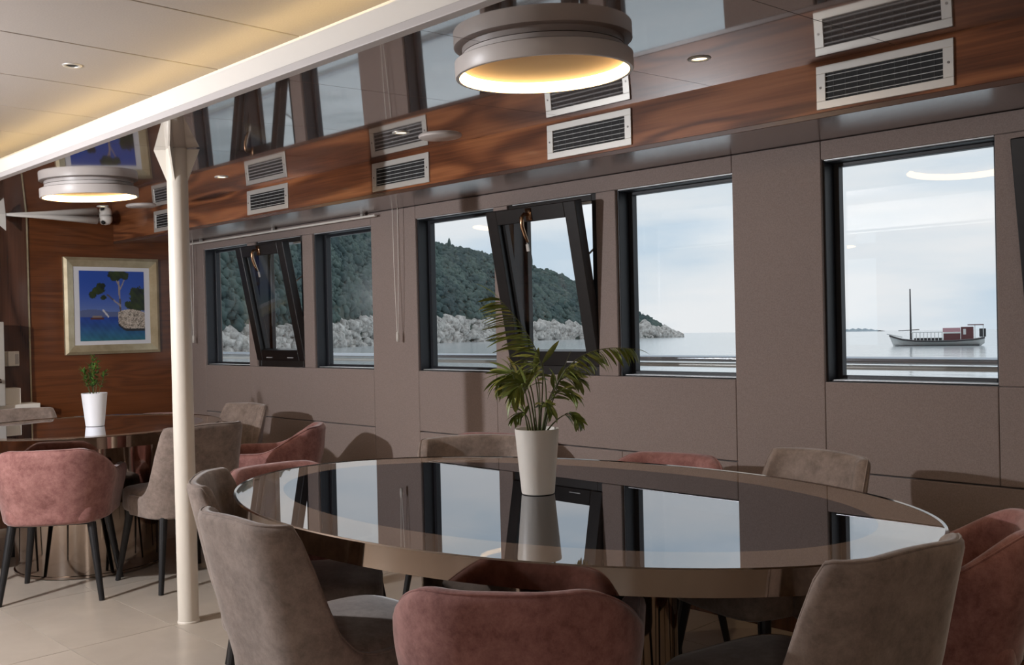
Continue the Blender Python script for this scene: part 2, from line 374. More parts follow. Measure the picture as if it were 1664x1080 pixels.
# soffit over the windows
zb = 1.908
struct(box(XE, XB, YF, YF+.02, zb+.004, zc(YF)+.012).build('trim_3', m_walnut_x), 'walnut fascia holding the air vents')
struct(MB().hexa([(XE,YF-.004,zb-.014),(XB,YF-.004,zb-.014),(XB,YW+.04,1.934-.002),(XE,YW+.04,1.934-.002),(XE,YF-.004,zb+.004),(XB,YF-.004,zb+.004),(XB,YW+.04,1.95),(XE,YW+.04,1.95)]).build('trim_4', m_board, bev=.0015, seg=1), 'dark glossy board under the walnut fascia')

# ------------------------------------------------------------------ sea, island, boat (the ship lists slightly)
ZSEA, TILT = -3.25, .0152
def sea_z(y): return ZSEA-TILT*y
def far(px, D, z=0):   # point at horizontal distance D in the direction of a column of the view
    d = Rt*((px-832)/FPX)+Fw; v = Vector((d.x, d.y, 0)).normalized()*D
    return v
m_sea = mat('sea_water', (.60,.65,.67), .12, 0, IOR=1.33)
nt = m_sea.node_tree; N = nt.nodes; tcn = N.new('ShaderNodeTexCoord'); b1 = N.new('ShaderNodeTexNoise'); b1.inputs['Scale'].default_value = .22; b1.inputs['Detail'].default_value = 6
mpn = N.new('ShaderNodeMapping'); mpn.inputs['Scale'].default_value = (1, 1, 1)
bpn = N.new('ShaderNodeBump'); bpn.inputs['Strength'].default_value = .28; bpn.inputs['Distance'].default_value = .6
nt.links.new(tcn.outputs['Object'], mpn.inputs[0]); nt.links.new(mpn.outputs[0], b1.inputs['Vector']); nt.links.new(b1.outputs['Fac'], bpn.inputs['Height']); nt.links.new(bpn.outputs[0], N['Principled BSDF'].inputs['Normal'])
Y1 = 16000
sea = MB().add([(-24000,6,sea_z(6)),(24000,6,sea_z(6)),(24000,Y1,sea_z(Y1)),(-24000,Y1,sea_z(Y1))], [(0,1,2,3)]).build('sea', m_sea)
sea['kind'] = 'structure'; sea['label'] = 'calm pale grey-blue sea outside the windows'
cpx = np.array([60, 250, 400, 550, 700, 860, 980, 1060, 1103.])
cD = np.array([215, 240, 280, 430, 600, 750, 880, 960, 1000.])
crest_px = np.array([60, 250, 400, 530, 600, 700, 780, 880, 970, 1020, 1060, 1103.])
crest_y = np.array([180, 230, 290, 345, 366, 396, 412, 438, 474, 505, 524, 545.])
def eye_h(px, ypx, D):     # height that shows at image row ypx at distance D
    d = Fw+Rt*((px-832)/FPX)-Up*((ypx-540)/FPX); return HC+d.z/math.hypot(d.x, d.y)*D
cols = np.linspace(60, 1103, 90); T = [0, .03, .07, .12, .18, .26, .36, .48, .62, .78, .9, 1.0, 1.12, 1.3]
grid = []
for c in cols:
    D = float(np.interp(c, cpx, cD)); dep = 30+.22*D*smooth01((1103-c)/260)
    zcrest = eye_h(c, float(np.interp(c, crest_px, crest_y)), D+dep)
    row = []
    for t in T:
        P = far(c, D+dep*t); z0 = sea_z(P.y)
        prof = t**.62 if t <= 1 else 1-(t-1)**2*3
        z = z0-1+(zcrest-z0+1)*prof
        if t > 0: z += (rng.random()-.5)*.03*(zcrest-z0)
        row.append((P.x+rng.normal()*D*.002, P.y+rng.normal()*D*.002, z))
    grid.append(row)
G = np.array(grid); nT = len(T)
m_hill = noisy(mat('hill_soil', (.05,.06,.05), .95), (.035,.055,.045), (.075,.095,.08), nscale=.08)
hill = MB(); hill.add([tuple(p) for r in grid for p in r], [(i*nT+j, (i+1)*nT+j, (i+1)*nT+j+1, i*nT+j+1) for i in range(len(cols)-1) for j in range(nT-1)])
isl = thing('island', 'wooded island with pale rocky shore seen through the left windows', 'island', (0,0,0))
hill.build('hillside', m_hill, isl, smooth=True)
def ico(sub):
    b = bmesh.new(); bmesh.ops.create_icosphere(b, subdivisions=sub, radius=1)
    v = np.array([x.co[:] for x in b.verts]); f = [[q.index for q in p.verts] for p in b.faces]; b.free(); return v, np.array(f)
iv, if_ = ico(2); rv, rf = ico(1)
def hill_pt(c, t):
    i = np.clip((c-60)/(1103-60)*(len(cols)-1), 0, len(cols)-1.001); a = int(i); u = i-a
    j = int(np.clip(np.searchsorted(T, t)-1, 0, nT-2)); w = (t-T[j])/(T[j+1]-T[j])
    return (G[a,j]*(1-w)+G[a,j+1]*w)*(1-u)+(G[a+1,j]*(1-w)+G[a+1,j+1]*w)*u
def scatter(n, tv, tf, place):
    V = []; Fc = []; o = 0
    for k in range(n):
        r = place(k)
        if r is None: continue
        p, s, j = r
        q = tv*(1+rng.normal(size=(len(tv),1))*j)*s+p
        V.append(q); Fc.append(tf+o); o += len(tv)
    V = np.concatenate(V); Fc = np.concatenate(Fc)
    me = bpy.data.meshes.new('scatter'); me.vertices.add(len(V)); me.vertices.foreach_set('co', V.ravel())
    me.loops.add(Fc.size); me.loops.foreach_set('vertex_index', Fc.ravel().astype(np.int32))
    me.polygons.add(len(Fc)); me.polygons.foreach_set('loop_start', np.arange(0, Fc.size, 3, dtype=np.int32)); me.update(); me.validate(); return me
def rock_lim(c): return .028+.042*smooth01((c-420)/280)+.35*smooth01((c-930)/130)
def pl_tree(k):
    c = 60+1040*rng.random()**.9; 
    if c > 1075: return None
    t = .02+1.05*rng.random(); 
    if t < rock_lim(c)*1.35: return None
    D = np.interp(c, cpx, cD); p = hill_pt(c, t); r = (1.2+1.7*rng.random())*(.40+.60*D/600)
    return p+np.array([0,0,r*.2]), np.array([r, r, r*(.75+.4*rng.random())]), .2
m_for = noisy(mat('hazed_forest_green', (.05,.08,.05), .9), (.046,.078,.082), (.105,.152,.135), nscale=.055, detail=6, lo=.38, hi=.66)  # foliage made bluish and lighter, distance haze put into its colour
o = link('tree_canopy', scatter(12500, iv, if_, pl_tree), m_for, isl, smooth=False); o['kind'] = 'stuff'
def pl_rock(k):
    c = 60+1043*rng.random(); t = rng.random()*rock_lim(c)*1.15
    D = np.interp(c, cpx, cD); p = hill_pt(c, t); r = (.7+3.4*rng.random()**3)*(.25+.75*D/600)
    return p, np.array([r*1.4, r*1.3, r*(.6+.7*rng.random())]), .17
m_rock = noisy(mat('pale_rock', (.4,.38,.35), .95), (.22,.205,.19), (.68,.66,.63), nscale=.35, detail=8, rough=.7, lo=.35, hi=.62)
o = link('shore_rocks', scatter(4200, rv, rf, pl_rock), m_rock, isl); o['kind'] = 'stuff'
# cypresses on the crest
cyp = None
for c, t, hh in ((862, .97, 17), (1029, .5, 9), (735, .98, 9)):
    p = hill_pt(c, t)
    if cyp is None:
        cv = MB().lathe([(.02,0),(.8,.5),(1.25,2.2),(1.3,4.5),(1.0,7),(.5,9),(0,10.2)], 9).mesh('cypress')
    o = link('cypress', cv, m_for); o.location = p; o.scale = (hh/10*1.25,)*2+(hh/10,); o['group'] = 'cypresses on the island crest'
    tag(o, {862:'tall dark cypress rising above the ridge in the tilted window', 1029:'small cypress on the slope just above the rocky point', 735:'cypress on the ridge in the window right of the cords'}[c], 'tree', 'cypresses on the island crest')
# distant low land on the horizon
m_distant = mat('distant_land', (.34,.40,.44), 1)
for c, w_, lab in ((1395, 70, 'faint low islet on the horizon left of the boat'),):
    a, b = far(c-w_/2, 5200), far(c+w_/2, 5200); me = MB(); pts = []
    n = 24
    for i in range(n+1):
        P = a.lerp(b, i/n); hgt = 5+13*abs(math.sin(i*.9))*math.sin(PI*i/n); pts.append((P, hgt))
    vs = []; 
    for P, hgt in pts: zz = sea_z(P.y); vs += [(P.x,P.y-60,zz-2),(P.x,P.y,zz+hgt),(P.x,P.y+80,zz-2)]
    tag(me.add(vs, [(i*3+j, i*3+3+j, i*3+4+j, i*3+1+j) for i in range(n) for j in (0,1)]).build('islet', m_distant), lab, 'islet')
# boat
def boat():
    D = 300; c0 = 1521; P = far(c0, D); zw = sea_z(P.y); vd = P.normalized(); rt = Vector((vd.y, -vd.x, 0))
    dep = P.dot(Fw); k = dep/FPX; base = pr_y = None
    def yrow(pt): d = Vector((pt.x, pt.y, pt.z-HC)); return 540-FPX*d.dot(Up)/d.dot(Fw)
    y0 = yrow(Vector((P.x, P.y, zw)))
    t = thing('boat', 'white wooden excursion boat with single mast and maroon wheelhouse on the sea', 'boat', (P.x, P.y, zw), math.atan2(rt.y, rt.x))
    # local x = along hull (stern +), y = away, z = up ; from image pixels
    X = lambda px: (px-c0)*k
    Z = lambda py: (560-py)*k
    hull = MB(); st = [(1450,541,0,541),(1457,543.5,.5,560),(1470,547.5,1.5,560),(1490,550,2.2,560),(1520,551,2.5,560),(1550,550.5,2.5,560),(1575,549,2.2,560),(1585,547.5,1.9,559.5),(1592,546,1.6,554)]
    n = 7; vs = []; fs = []
    for (px, top, hw, bot) in st:
        for q in range(n):
            a = -PI/2+PI*q/(n-1); s_ = math.sin(a); zt = Z(top); zb_ = Z(bot)-.4
            yy = hw*s_; f = abs(s_)**1.6
            vs.append((X(px)+ (0 if px > 1456 else 0), yy, zb_+(zt-zb_)*f))
    for i in range(len(st)-1):
        for q in range(n-1): fs.append((i*n+q, (i+1)*n+q, (i+1)*n+q+1, i*n+q+1))
    for i in range(len(st)-1): fs.append((i*n, i*n+n-1, (i+1)*n+n-1, (i+1)*n))
    fs.append(tuple((len(st)-1)*n+q for q in range(n)))
    m_bw = mat('boat_white', (.62,.63,.62), .5); m_bm = mat('boat_maroon', (.11,.030,.034), .5); m_bd = mat('boat_dark', (.035,.035,.04), .6); m_bp = mat('boat_red_cloth', (.5,.27,.30), .8)
    hull.build('hull', m_bw, t)
    hull.v = vs; hull.f = fs; t.children[0].data = hull.mesh('hull'); t.children[0].data.materials.append(m_bw)
    sk = MB(); pts = [(X(px), -hw-.06, Z(top)-.25) for px, top, hw, bot in st]; sk.tube(pts, .22, 6); sk.build('rubbing_strake', m_bd, t)
    bt = MB(); bt.box(X(1459), X(1584), -2.3, -1.0, -.35, .28); bt.build('boot_stripe', m_bd, t)
    MB().tube([(X(1483),0,Z(551)),(X(1483),0,Z(466))], [.28,.16], 8).build('mast', m_bd, t)
    MB().tube([(X(1464),0,Z(534.5)),(X(1496),0,Z(533))], .12, 6).build('boom', m_bd, t)
    MB().tube([(X(1470),0,Z(545)),(X(1450),0,Z(540.5)),(X(1446),0,Z(539.5))], .15, 6).build('bowsprit', m_bw, t)
    box(X(1488), X(1531), -1.7, 1.7, Z(551), Z(547)).build('deckhouse', m_bd, t)
    for i, px in enumerate(np.linspace(1486, 1530, 9)):
        box(X(px)-.1, X(px)+.1, -2.2, -2.05, Z(551), Z(538)).build('awning_post', m_bw, t)
    box(X(1484), X(1531), -2.25, 2.25, Z(538.2), Z(537)).build('awning', m_bw, t)
    box(X(1532), X(1557), -1.9, 1.9, Z(551), Z(540)).build('cabin', m_bm, t)
    box(X(1531), X(1557), -2.0, -1.9, Z(537.5), Z(531)).build('red_banner', m_bp, t)
    box(X(1532), X(1558), -2.0, 2.0, Z(540), Z(538)).build('cabin_roof', m_bw, t)
    wh = box(X(1558), X(1576), -1.7, 1.7, Z(550), Z(530)).build('wheelhouse', m_bm, t)
    box(X(1561), X(1565), -1.76, -1.68, Z(542), Z(533)).build('window', m_bw, wh)
    box(X(1568), X(1591), -2.0, 2.0, Z(527.5), Z(526)).build('stern_awning', m_bm, t)
    for px in (1578, 1590): box(X(px)-.09, X(px)+.09, -1.8, -1.65, Z(549), Z(527)).build('awning_post', m_bw, t)
    box(X(1585), X(1594), -1.4, 1.4, Z(546), Z(533)).build('dinghy_cover', m_bd, t)
boat()
# outer deck rail
rl = thing('deck_rail', 'metal deck rail running outside below the windows', 'rail', (0, 4.6, 0))
MB().tube([(-16, 0, 1.036), (6, 0, 1.036)], .018, 14).build('handrail', m_rail, rl, smooth=True)
MB().tube([(-16, .01, 1.000), (6, .01, 1.000)], .013, 10).build('lower_rail', m_alu, rl, smooth=True)
for x in (-14, -11.3, -8.8, -6.05, -2.75, .45, 3.2):
    MB().tube([(x, 0, .0), (x, 0, 1.0)], .016, 8).build('post', m_alu, rl, smooth=True)
struct(box(-16, 6, YW+.14, 4.75, -.2, -.05).build('deck', m_grout), 'outer side deck')
# ------------------------------------------------------------------ pillar
pil = thing('pillar', 'slim cream round pillar with a flared head beside the near table', 'pillar', (-4.037, 1.98, 0))
zp = zc(1.98)
MB().lathe([(.0,0),(.0435,0),(.0435,zp+.001),(0,zp+.001)], 40).build('shaft', m_pillar, pil); autosmooth(pil.children[0])
MB().lathe([(.0,0.0),(.0465,0),(.0465,.006),(.0435,.010)], 40).build('foot_ring', m_pillar, pil)
for ang in (math.radians(135.4), math.radians(-44.6), math.radians(45.4), math.radians(225.4)):
    c, s_ = math.cos(ang), math.sin(ang); tr = Vector((-s_*.004, c*.004, 0))
    P = [Vector((.035*c,.035*s_,zp-.16))-tr, Vector((.098*c,.098*s_,zp-.002))-tr, Vector((.035*c,.035*s_,zp-.002))-tr]
    MB().prism(P, tr*2).build('gusset', m_pillar, pil)

# ------------------------------------------------------------------ vents
def vent(x0, label):
    t = thing('air_vent', label, 'vent', (x0, YF, 0), 0, 'air vents along the walnut fascia')
    w, z0, z1, b = .438, 1.921, 2.061, .026
    f = MB(); y0, y1 = -.007, 0
    f.box(0, w, y0, y1, z0, z0+b).box(0, w, y0, y1, z1-b, z1).box(0, b+.006, y0, y1, z0+b, z1-b).box(w-b-.006, w, y0, y1, z0+b, z1-b)
    f.build('frame', m_alu, t, bev=.0012, seg=1)
    box(b, w-b, -.0012, -.0004, z0+b-.004, z1-b+.004).build('cavity', m_grille, t)
    n = 5; hgt = (z1-z0-2*b)
    for i in range(n):
        z = z0+b+hgt*(i+.5)/n
        MB().hexa([(b+.006,-.0062,z-.0022),(w-b-.006,-.0062,z-.0022),(w-b-.006,-.0018,z+.0002),(b+.006,-.0018,z+.0002),(b+.006,-.0062,z-.0008),(w-b-.006,-.0062,z-.0008),(w-b-.006,-.0018,z+.0016),(b+.006,-.0018,z+.0016)]).build('louver', m_louver, t)
    for i in range(9):
        xx = b+.012+(w-2*b-.024)*(i+.5)/9
        box(xx-.0012, xx+.0012, -.0022, -.0012, z0+b, z1-b).build('vane', m_vane, t)
    for xx in (b/2+.002, w-b/2-.002):
        MB().tube([(xx,-.0085,(z0+z1)/2),(xx,-.0065,(z0+z1)/2)], .004, 8).build('screw', m_screw, t)
for x0, lab in ((-1.59,'largest aluminium air vent above the window with the boat'), (-2.792,'aluminium air vent just right of the near ring lamp'), (-3.988,'aluminium air vent above the blind cords'),
                (-5.204,'aluminium air vent just right of the pillar'), (-6.43,'aluminium air vent half hidden behind the pillar')): vent(x0, lab)

# ------------------------------------------------------------------ lamps
TILTX = math.atan(.043)
def ring_lamp(x, y, r, label):
    t = thing('ring_ceiling_lamp', label, 'lamp', (x, y, zc(y)), 0, 'round ceiling lamps'); t.rotation_euler = (TILTX, 0, 0)
    o = MB().lathe([(r-.010,-.067),(r,-.067),(r+.002,-.064),(r+.002,-.022),(r-.003,-.019),(r-.03,-.019)], 72, caps=False).build('housing', m_lampw, t); autosmooth(o)
    o = MB().lathe([(r-.022,-.020),(r-.022,-.001),(0,-.001)], 64, caps=False).build('ceiling_drum', m_lampw, t); autosmooth(o)
    MB().lathe([(r-.010,-.0665),(r-.022,-.036)], 72, caps=False).build('diffuser_band', m_ring, t, smooth=True)
    MB().lathe([(r-.021,-.036),(0,-.034)], 72, caps=False).build('reflector_plate', m_plate, t)
ring_lamp(-1.985, 2.11, .258, 'large round lamp with glowing ring right above the near table')
ring_lamp(-5.31, 2.11, .242, 'round lamp with glowing ring over the far table left of the pillar')
ring_lamp(1.345, 2.11, .258, 'added round ceiling lamp, unseen beyond the right edge')  # unseen lamp, added to brighten the right side of the room
ring_lamp(-1.87, -2.3, .248, 'added round ceiling lamp, unseen on the opposite side behind the camera')  # this one and the next are unseen, added for more light
ring_lamp(-4.98, -2.3, .248, 'added round ceiling lamp, unseen on the opposite side out of the frame')
def downlight(x, y, z, label, lit=True, tilt=TILTX, power=2.4):
    t = thing('downlight', label, 'downlight', (x, y, z), 0, 'recessed downlights'); t.rotation_euler = (tilt, 0, 0)
    MB().lathe([(.024,-.001),(.026,-.004),(.034,-.004),(.037,0),(.030,.004),(.024,.003)], 32, closed=True).build('rim', m_alu, t, smooth=True)
    MB().lathe([(.026,.0),(.0,-.0005)], 32, caps=False).build('lens', m_spot if lit else m_grille, t)
    if lit:
        d = bpy.data.lights.new('downlight_beam', 'SPOT'); d.energy = power*4; d.color = (1,.74,.46); d.spot_size = math.radians(105); d.spot_blend = .8; d.shadow_soft_size = .025
        q = bpy.data.objects.new('downlight_beam', d); q.location = (x, y, z-.02); COL.objects.link(q)
for x, lab in ((-1.773,'lit downlight left of the largest air vent'), (-3.262,'lit downlight near the round flush plate above the blind cords'), (-4.78,'lit downlight just right of the pillar head'), (-6.316,'lit downlight nearest the framed picture')):
    downlight(x, 2.59, zc(2.59), lab)
for x in (-.27, 1.2): 
    d = bpy.data.lights.new('downlight_beam', 'SPOT'); d.energy = 12; d.color = (1,.74,.46); d.spot_size = math.radians(105); d.spot_blend = .8; d.shadow_soft_size = .025
    q = bpy.data.objects.new('downlight_beam', d); q.location = (x, 2.59, zc(2.59)-.02); COL.objects.link(q)
downlight(-3.952, 1.516-.0, 2.30, 'unlit chrome downlight in the pale fabric ceiling', False, 0)
for x, lab in ((-3.256,'round flush plate beside a downlight above the blind cords'), (-6.22,'round flush plate on the glossy ceiling left of the pillar')):
    o = MB().lathe([(0,-.010),(.085,-.010),(.092,-.006),(.094,0),(0,0)], 48).build('flush_plate', m_lampw); autosmooth(o); o.location = (x, 2.80, zc(2.80)); o.rotation_euler = (TILTX,0,0)
    tag(o, lab, 'ceiling plate', 'round flush ceiling plates')

# ------------------------------------------------------------------ security camera on its tapered arm
cmz = zc(2.87)
sc = thing('security_camera', 'white security camera at the end of a tapered arm under the ceiling', 'camera', (-6.93, 2.86, cmz))
MB().tube([(.0,-.06,-.031),(-.005,-.4,-.027),(-.01,-.72,-.031)], [.030,.017,.0045], 14).build('arm', m_white, sc, smooth=True)
MB().lathe([(0,.0),(.042,0),(.046,-.008),(.046,-.03),(.040,-.045),(.028,-.058),(.0,-.064)], 28).build('dome', m_white, sc, smooth=True)
e_ = MB().lathe([(0,-.012),(.011,-.010),(.016,0),(.0,.002)], 20).build('lens', m_grille, sc, smooth=True); e_.location = (.022,-.024,-.048); e_.rotation_euler = (math.radians(-35), math.radians(-35), 0)
MB().lathe([(.016,-.004),(.020,-.004),(.020,.004),(.016,.004)], 20, closed=True).build('lens_ring', m_alu, sc); sc.children[-1].location = (.021,-.023,-.046); sc.children[-1].rotation_euler = (math.radians(-35), math.radians(-35), 0)
MB().prism([(0,-.655,-.004+.0),(0,-.80,-.010),(0,-.655,-.135)], (.006,0,0)).build('bracket', m_white, sc)

# ------------------------------------------------------------------ picture
pc = thing('framed_picture', 'gilt-framed seaside photograph with pine tree on the walnut wall', 'picture', (XE, 2.962, 1.448))
W2, H2, fb, dpt = .342, .343, .066, .032
prof = lambda w, h: [(-w,-h),(w,-h),(w,h),(-w,h)]
f = MB(); o_, mid_, i_ = prof(W2,H2), prof(W2-.02,H2-.02), prof(W2-fb,H2-fb)
for k in range(4):
    l = (k+1) % 4
    pts = lambda a, x: (x, a[0], a[1])
    piece = MB().add([pts(o_[k],0),pts(o_[l],0),pts(o_[l],.022),pts(o_[k],.022),pts(mid_[k],dpt),pts(mid_[l],dpt),pts(i_[l],.014),pts(i_[k],.014),pts(i_[k],0),pts(i_[l],0)],
        [(0,1,2,3),(3,2,5,4),(4,5,6,7),(7,6,9,8),(8,9,1,0),(0,3,4,7,8),(1,9,6,5,2)])
    piece.build('frame_rail', m_gold, pc)
pw, ph = .234, .249
box(.002, .008, -W2+fb-.002, W2-fb+.002, -H2+fb-.002, H2-fb+.002).build('mount', m_mat, pc)
# the photographic print: sky, sea, rock, pine and a small sailing boat
NX, NY = 104, 110
def pnoise(x, y, s=1):
    return (math.sin(x*12.9*s+y*7.1*s)+math.sin(x*31.3*s-y*17.7*s+1.3)+math.sin(y*43.1*s+x*5.7*s+.4)+math.sin(x*67*s+y*59*s))/4
pine_blobs = [(.28,.72,.10,.055),(.20,.66,.06,.05),(.33,.78,.07,.05),(.60,.95,.16,.06),(.55,.90,.08,.04),(.70,.93,.06,.05),(.36,.62,.05,.03),(.90,.68,.13,.10),(.86,.60,.10,.09),(.97,.56,.10,.12),(.76,.52,.07,.05),(.88,.50,.15,.07)]
def seg(x, y, a, b, w):
    ax, ay = a; bx, by = b; t = max(0, min(1, ((x-ax)*(bx-ax)+(y-ay)*(by-ay))/((bx-ax)**2+(by-ay)**2))); return math.hypot(x-ax-t*(bx-ax), y-ay-t*(by-ay)) < w
def paint(x, y):
    n = pnoise(x, y)
    hz_ = .345
    if y > hz_:
        k = (y-hz_)/(1-hz_); c = [.03+.14*(1-k)**3, .085+.16*(1-k)**3, .40+.08*(1-k)**2]
        if y < .43+.02*math.sin(x*9) and x < .62: c = [.10,.13,.27]
    else:
        k = y/hz_; c = [.02+.015*(1-k), .06+.10*(1-k)**1.5, .22+.09*k]
        c = [v*(1+.25*n) for v in c]
    if seg(x,y,(.62,.42),(.60,.85),.013) or seg(x,y,(.62,.50),(.42,.66),.010) or seg(x,y,(.60,.8),(.55,.9),.01) or seg(x,y,(.61,.72),(.70,.9),.008): c = [.33,.27,.24] if n > -.2 else [.1,.08,.07]
    for bx, by, rx, ry in pine_blobs:
        if ((x-bx)/rx)**2+((y-by)/ry)**2 < 1+.55*pnoise(x,y,2.1): c = [.028+.02*n,.04+.03*n,.018]
    top = .40+.05*math.sin((x-.55)*7); bot = .13+.10*max(0,(.72-x)/.15)**1.5
    if x > .585 and bot < y < top:
        q = random.random()*.6+.4*(.5+.5*pnoise(x,y,1.7)); c = [.62,.54,.46] if q > .55 else ([.36,.30,.24] if q > .3 else [.10,.085,.07])
        if y < bot+.035: c = [.03,.03,.035]
    if .16 < x < .36 and .30 < y < .335: c = [.10,.035,.03]
    if .19 < x < .33 and .335 <= y < .36: c = [.25,.20,.19]
    if seg(x,y,(.35,.44),(.43,.345),.012) and y > .335: c = [.62,.60,.60]
    return c
me = bpy.data.meshes.new('print'); vs = [(.010, -pw+2*pw*i/NX, -ph+2*ph*j/NY) for j in range(NY+1) for i in range(NX+1)]
fs = [(j*(NX+1)+i, j*(NX+1)+i+1, (j+1)*(NX+1)+i+1, (j+1)*(NX+1)+i) for j in range(NY) for i in range(NX)]
me.from_pydata(vs, [], fs); ca = me.color_attributes.new('ink', 'FLOAT_COLOR', 'POINT')
for j in range(NY+1):
    for i in range(NX+1):
        c = paint(i/NX, j/NY); ca.data[j*(NX+1)+i].color = (max(0,c[0]), max(0,c[1]), max(0,c[2]), 1)
m_print = mat('photo_print', (.1,.1,.3), .3, 0); at = m_print.node_tree.nodes.new('ShaderNodeAttribute'); at.attribute_name = 'ink'
m_print.node_tree.links.new(at.outputs['Color'], m_print.node_tree.nodes['Principled BSDF'].inputs['Base Color'])
link('print', me, m_print, pc)

# ------------------------------------------------------------------ sideboard and small things at the left edge
sb = thing('sideboard', 'white-topped low cabinet against the end wall at the left edge', 'cabinet', (XE+.036, 1.6, 0))
box(0, .16, -.8, .76, 0, .765).build('body', m_walnut_dark, sb, bev=.003)
box(0, .175, -.82, .778, .765, .80).build('worktop', m_white, sb, bev=.003)
for k in range(3): 
    d_ = box(.16, .176, -.79+.515*k+.004, -.79+.515*(k+1)-.004, .06, .755).build('door', m_walnut_dark, sb, bev=.002)
    box(.176, .186, -.79+.515*k+.44, -.79+.515*k+.455, .45, .57).build('handle', m_alu, d_)
bxs = box(.0, .13, -.24, .06, 0, .105).build('storage_box', m_white, bev=.004); bxs.location = (XE+.03, 2.215, .80)
tag(bxs, 'plain white box standing on the cabinet at the left edge', 'box')
dsp = thing('dispenser', 'tall grey steel dispenser standing at the left edge of the photo', 'dispenser', (XE+.02, 2.075, .80))
box(.0, .12, -.12, .152, 0.106-.106, .54).build('body', m_alu, dsp, bev=.004); MB().tube([(.125,.11,.17),(.15,.11,.17),(.155,.11,.15)], .01, 10).build('tap', m_steel, dsp, smooth=True)
dsp.location = (XE+.18, 1.985, .80)
ph_ = thing('wall_telephone', 'small white wall telephone on the dark panel left of the picture', 'telephone', (XE+.012, 2.268, 1.096))
box(0, .02, -.045, .045, -.05, .05).build('cradle', m_white, ph_, bev=.004, seg=3); box(.02, .045, -.035, .012, -.05, .05).build('handset', m_white, ph_, bev=.008, seg=3)
box(.02, .024, .018, .04, -.035, .03).build('keypad', m_grey_trim, ph_, bev=.001)

# ------------------------------------------------------------------ blind rail and cords
br = thing('blind_rail', 'thin white blind rail under the soffit over the far windows', 'blind rail', (0, YW-.035, 0))
box(-6.95, -4.665, -.012, .008, 1.896, 1.908).build('rail', m_white, br, bev=.002)
for xx in (-6.8, -5.8, -4.8): box(xx-.012, xx+.012, -.006, .006, 1.908, 1.925).build('clip', m_alu, br)
def cord(x, z1, label):
    t = thing('blind_pull_loop', label, 'blind pull', (x, YW-.045, 0), 0, 'blind pull cords')
    MB().tube([(-.022,0,1.925),(-.018,0,1.6),(-.004,0,z1+.05)], .0022, 6).build('cord_strand', m_cord, t); MB().tube([(.026,0,1.925),(.022,0,1.6),(.006,0,z1+.05)], .0022, 6).build('cord_strand', m_cord, t)
    o = MB().lathe([(0,0),(.008,.003),(.0095,.03),(.007,.055),(0,.058)], 14).build('tassel', m_cord, t, smooth=True); o.location = (0,0,z1)
cord(-4.475, 1.165, 'white looped blind cord on the panel between the window groups')
cord(-6.935, 1.165, 'white looped blind cord close to the pillar on the far panel')

# ------------------------------------------------------------------ tables
def table(name, label, loc, rz, a, b, band, base_r, tall=.75, rim_h=.058):
    t = thing(name, label, 'table', loc, rz, 'mirror-topped dining tables')
    n = 128
    def ell(aa, bb, z): return [(aa*math.cos(2*PI*i/n), bb*math.sin(2*PI*i/n), z) for i in range(n)]
    r = MB(); A = [ell(a-.010,b-.010,tall-.0005), ell(a-.003,b-.003,tall+.0012), ell(a,b,tall-.002), ell(a,b,tall-rim_h), ell(a-.02,b-.02,tall-rim_h)]
    r.add([p for q in A for p in q], [(k*n+i, k*n+(i+1)%n, (k+1)*n+(i+1)%n, (k+1)*n+i) for k in range(len(A)-1) for i in range(n)])
    o = r.build('rim', m_steel, t); autosmooth(o)
    r = MB(); r.add(ell(a-.008,b-.008,tall-.001)+ell(a-band,b-band,tall-.001), [(i,(i+1)%n,n+(i+1)%n,n+i) for i in range(n)]); r.build('glass_border', m_top_band, t)
    r = MB(); r.add(ell(a-band,b-band,tall-.001), [tuple(range(n))]); r.build('glass_centre', m_top_dark, t)
    r = MB(); r.add(ell(a-.02,b-.02,tall-rim_h+.001)+ell(a-.02,b-.02,tall-.006), [tuple(range(n)), tuple(range(n,2*n))]); r.build('underside', m_walnut_dark, t)
    sx, sy = base_r
    o = MB().lathe([(1.02,.004),(1.02,.016),(1.0,.018),(1.0,tall-rim_h)], 96, sx=sx, sy=sy); o = o.build('drum_base', m_steel, t); autosmooth(o)
    return t
RZ1 = math.radians(5.4)
table('oval_dining_table', 'large oval black glass table with steel rim in the foreground', (-2.003, 2.076, 0), RZ1, 1.117, .718, .157, (.42,.27))
table('round_dining_table', 'round mirror-topped table with steel drum base behind the pillar', (-5.485, 2.14, 0), 0, .70, .70, .10, (.375,.375))

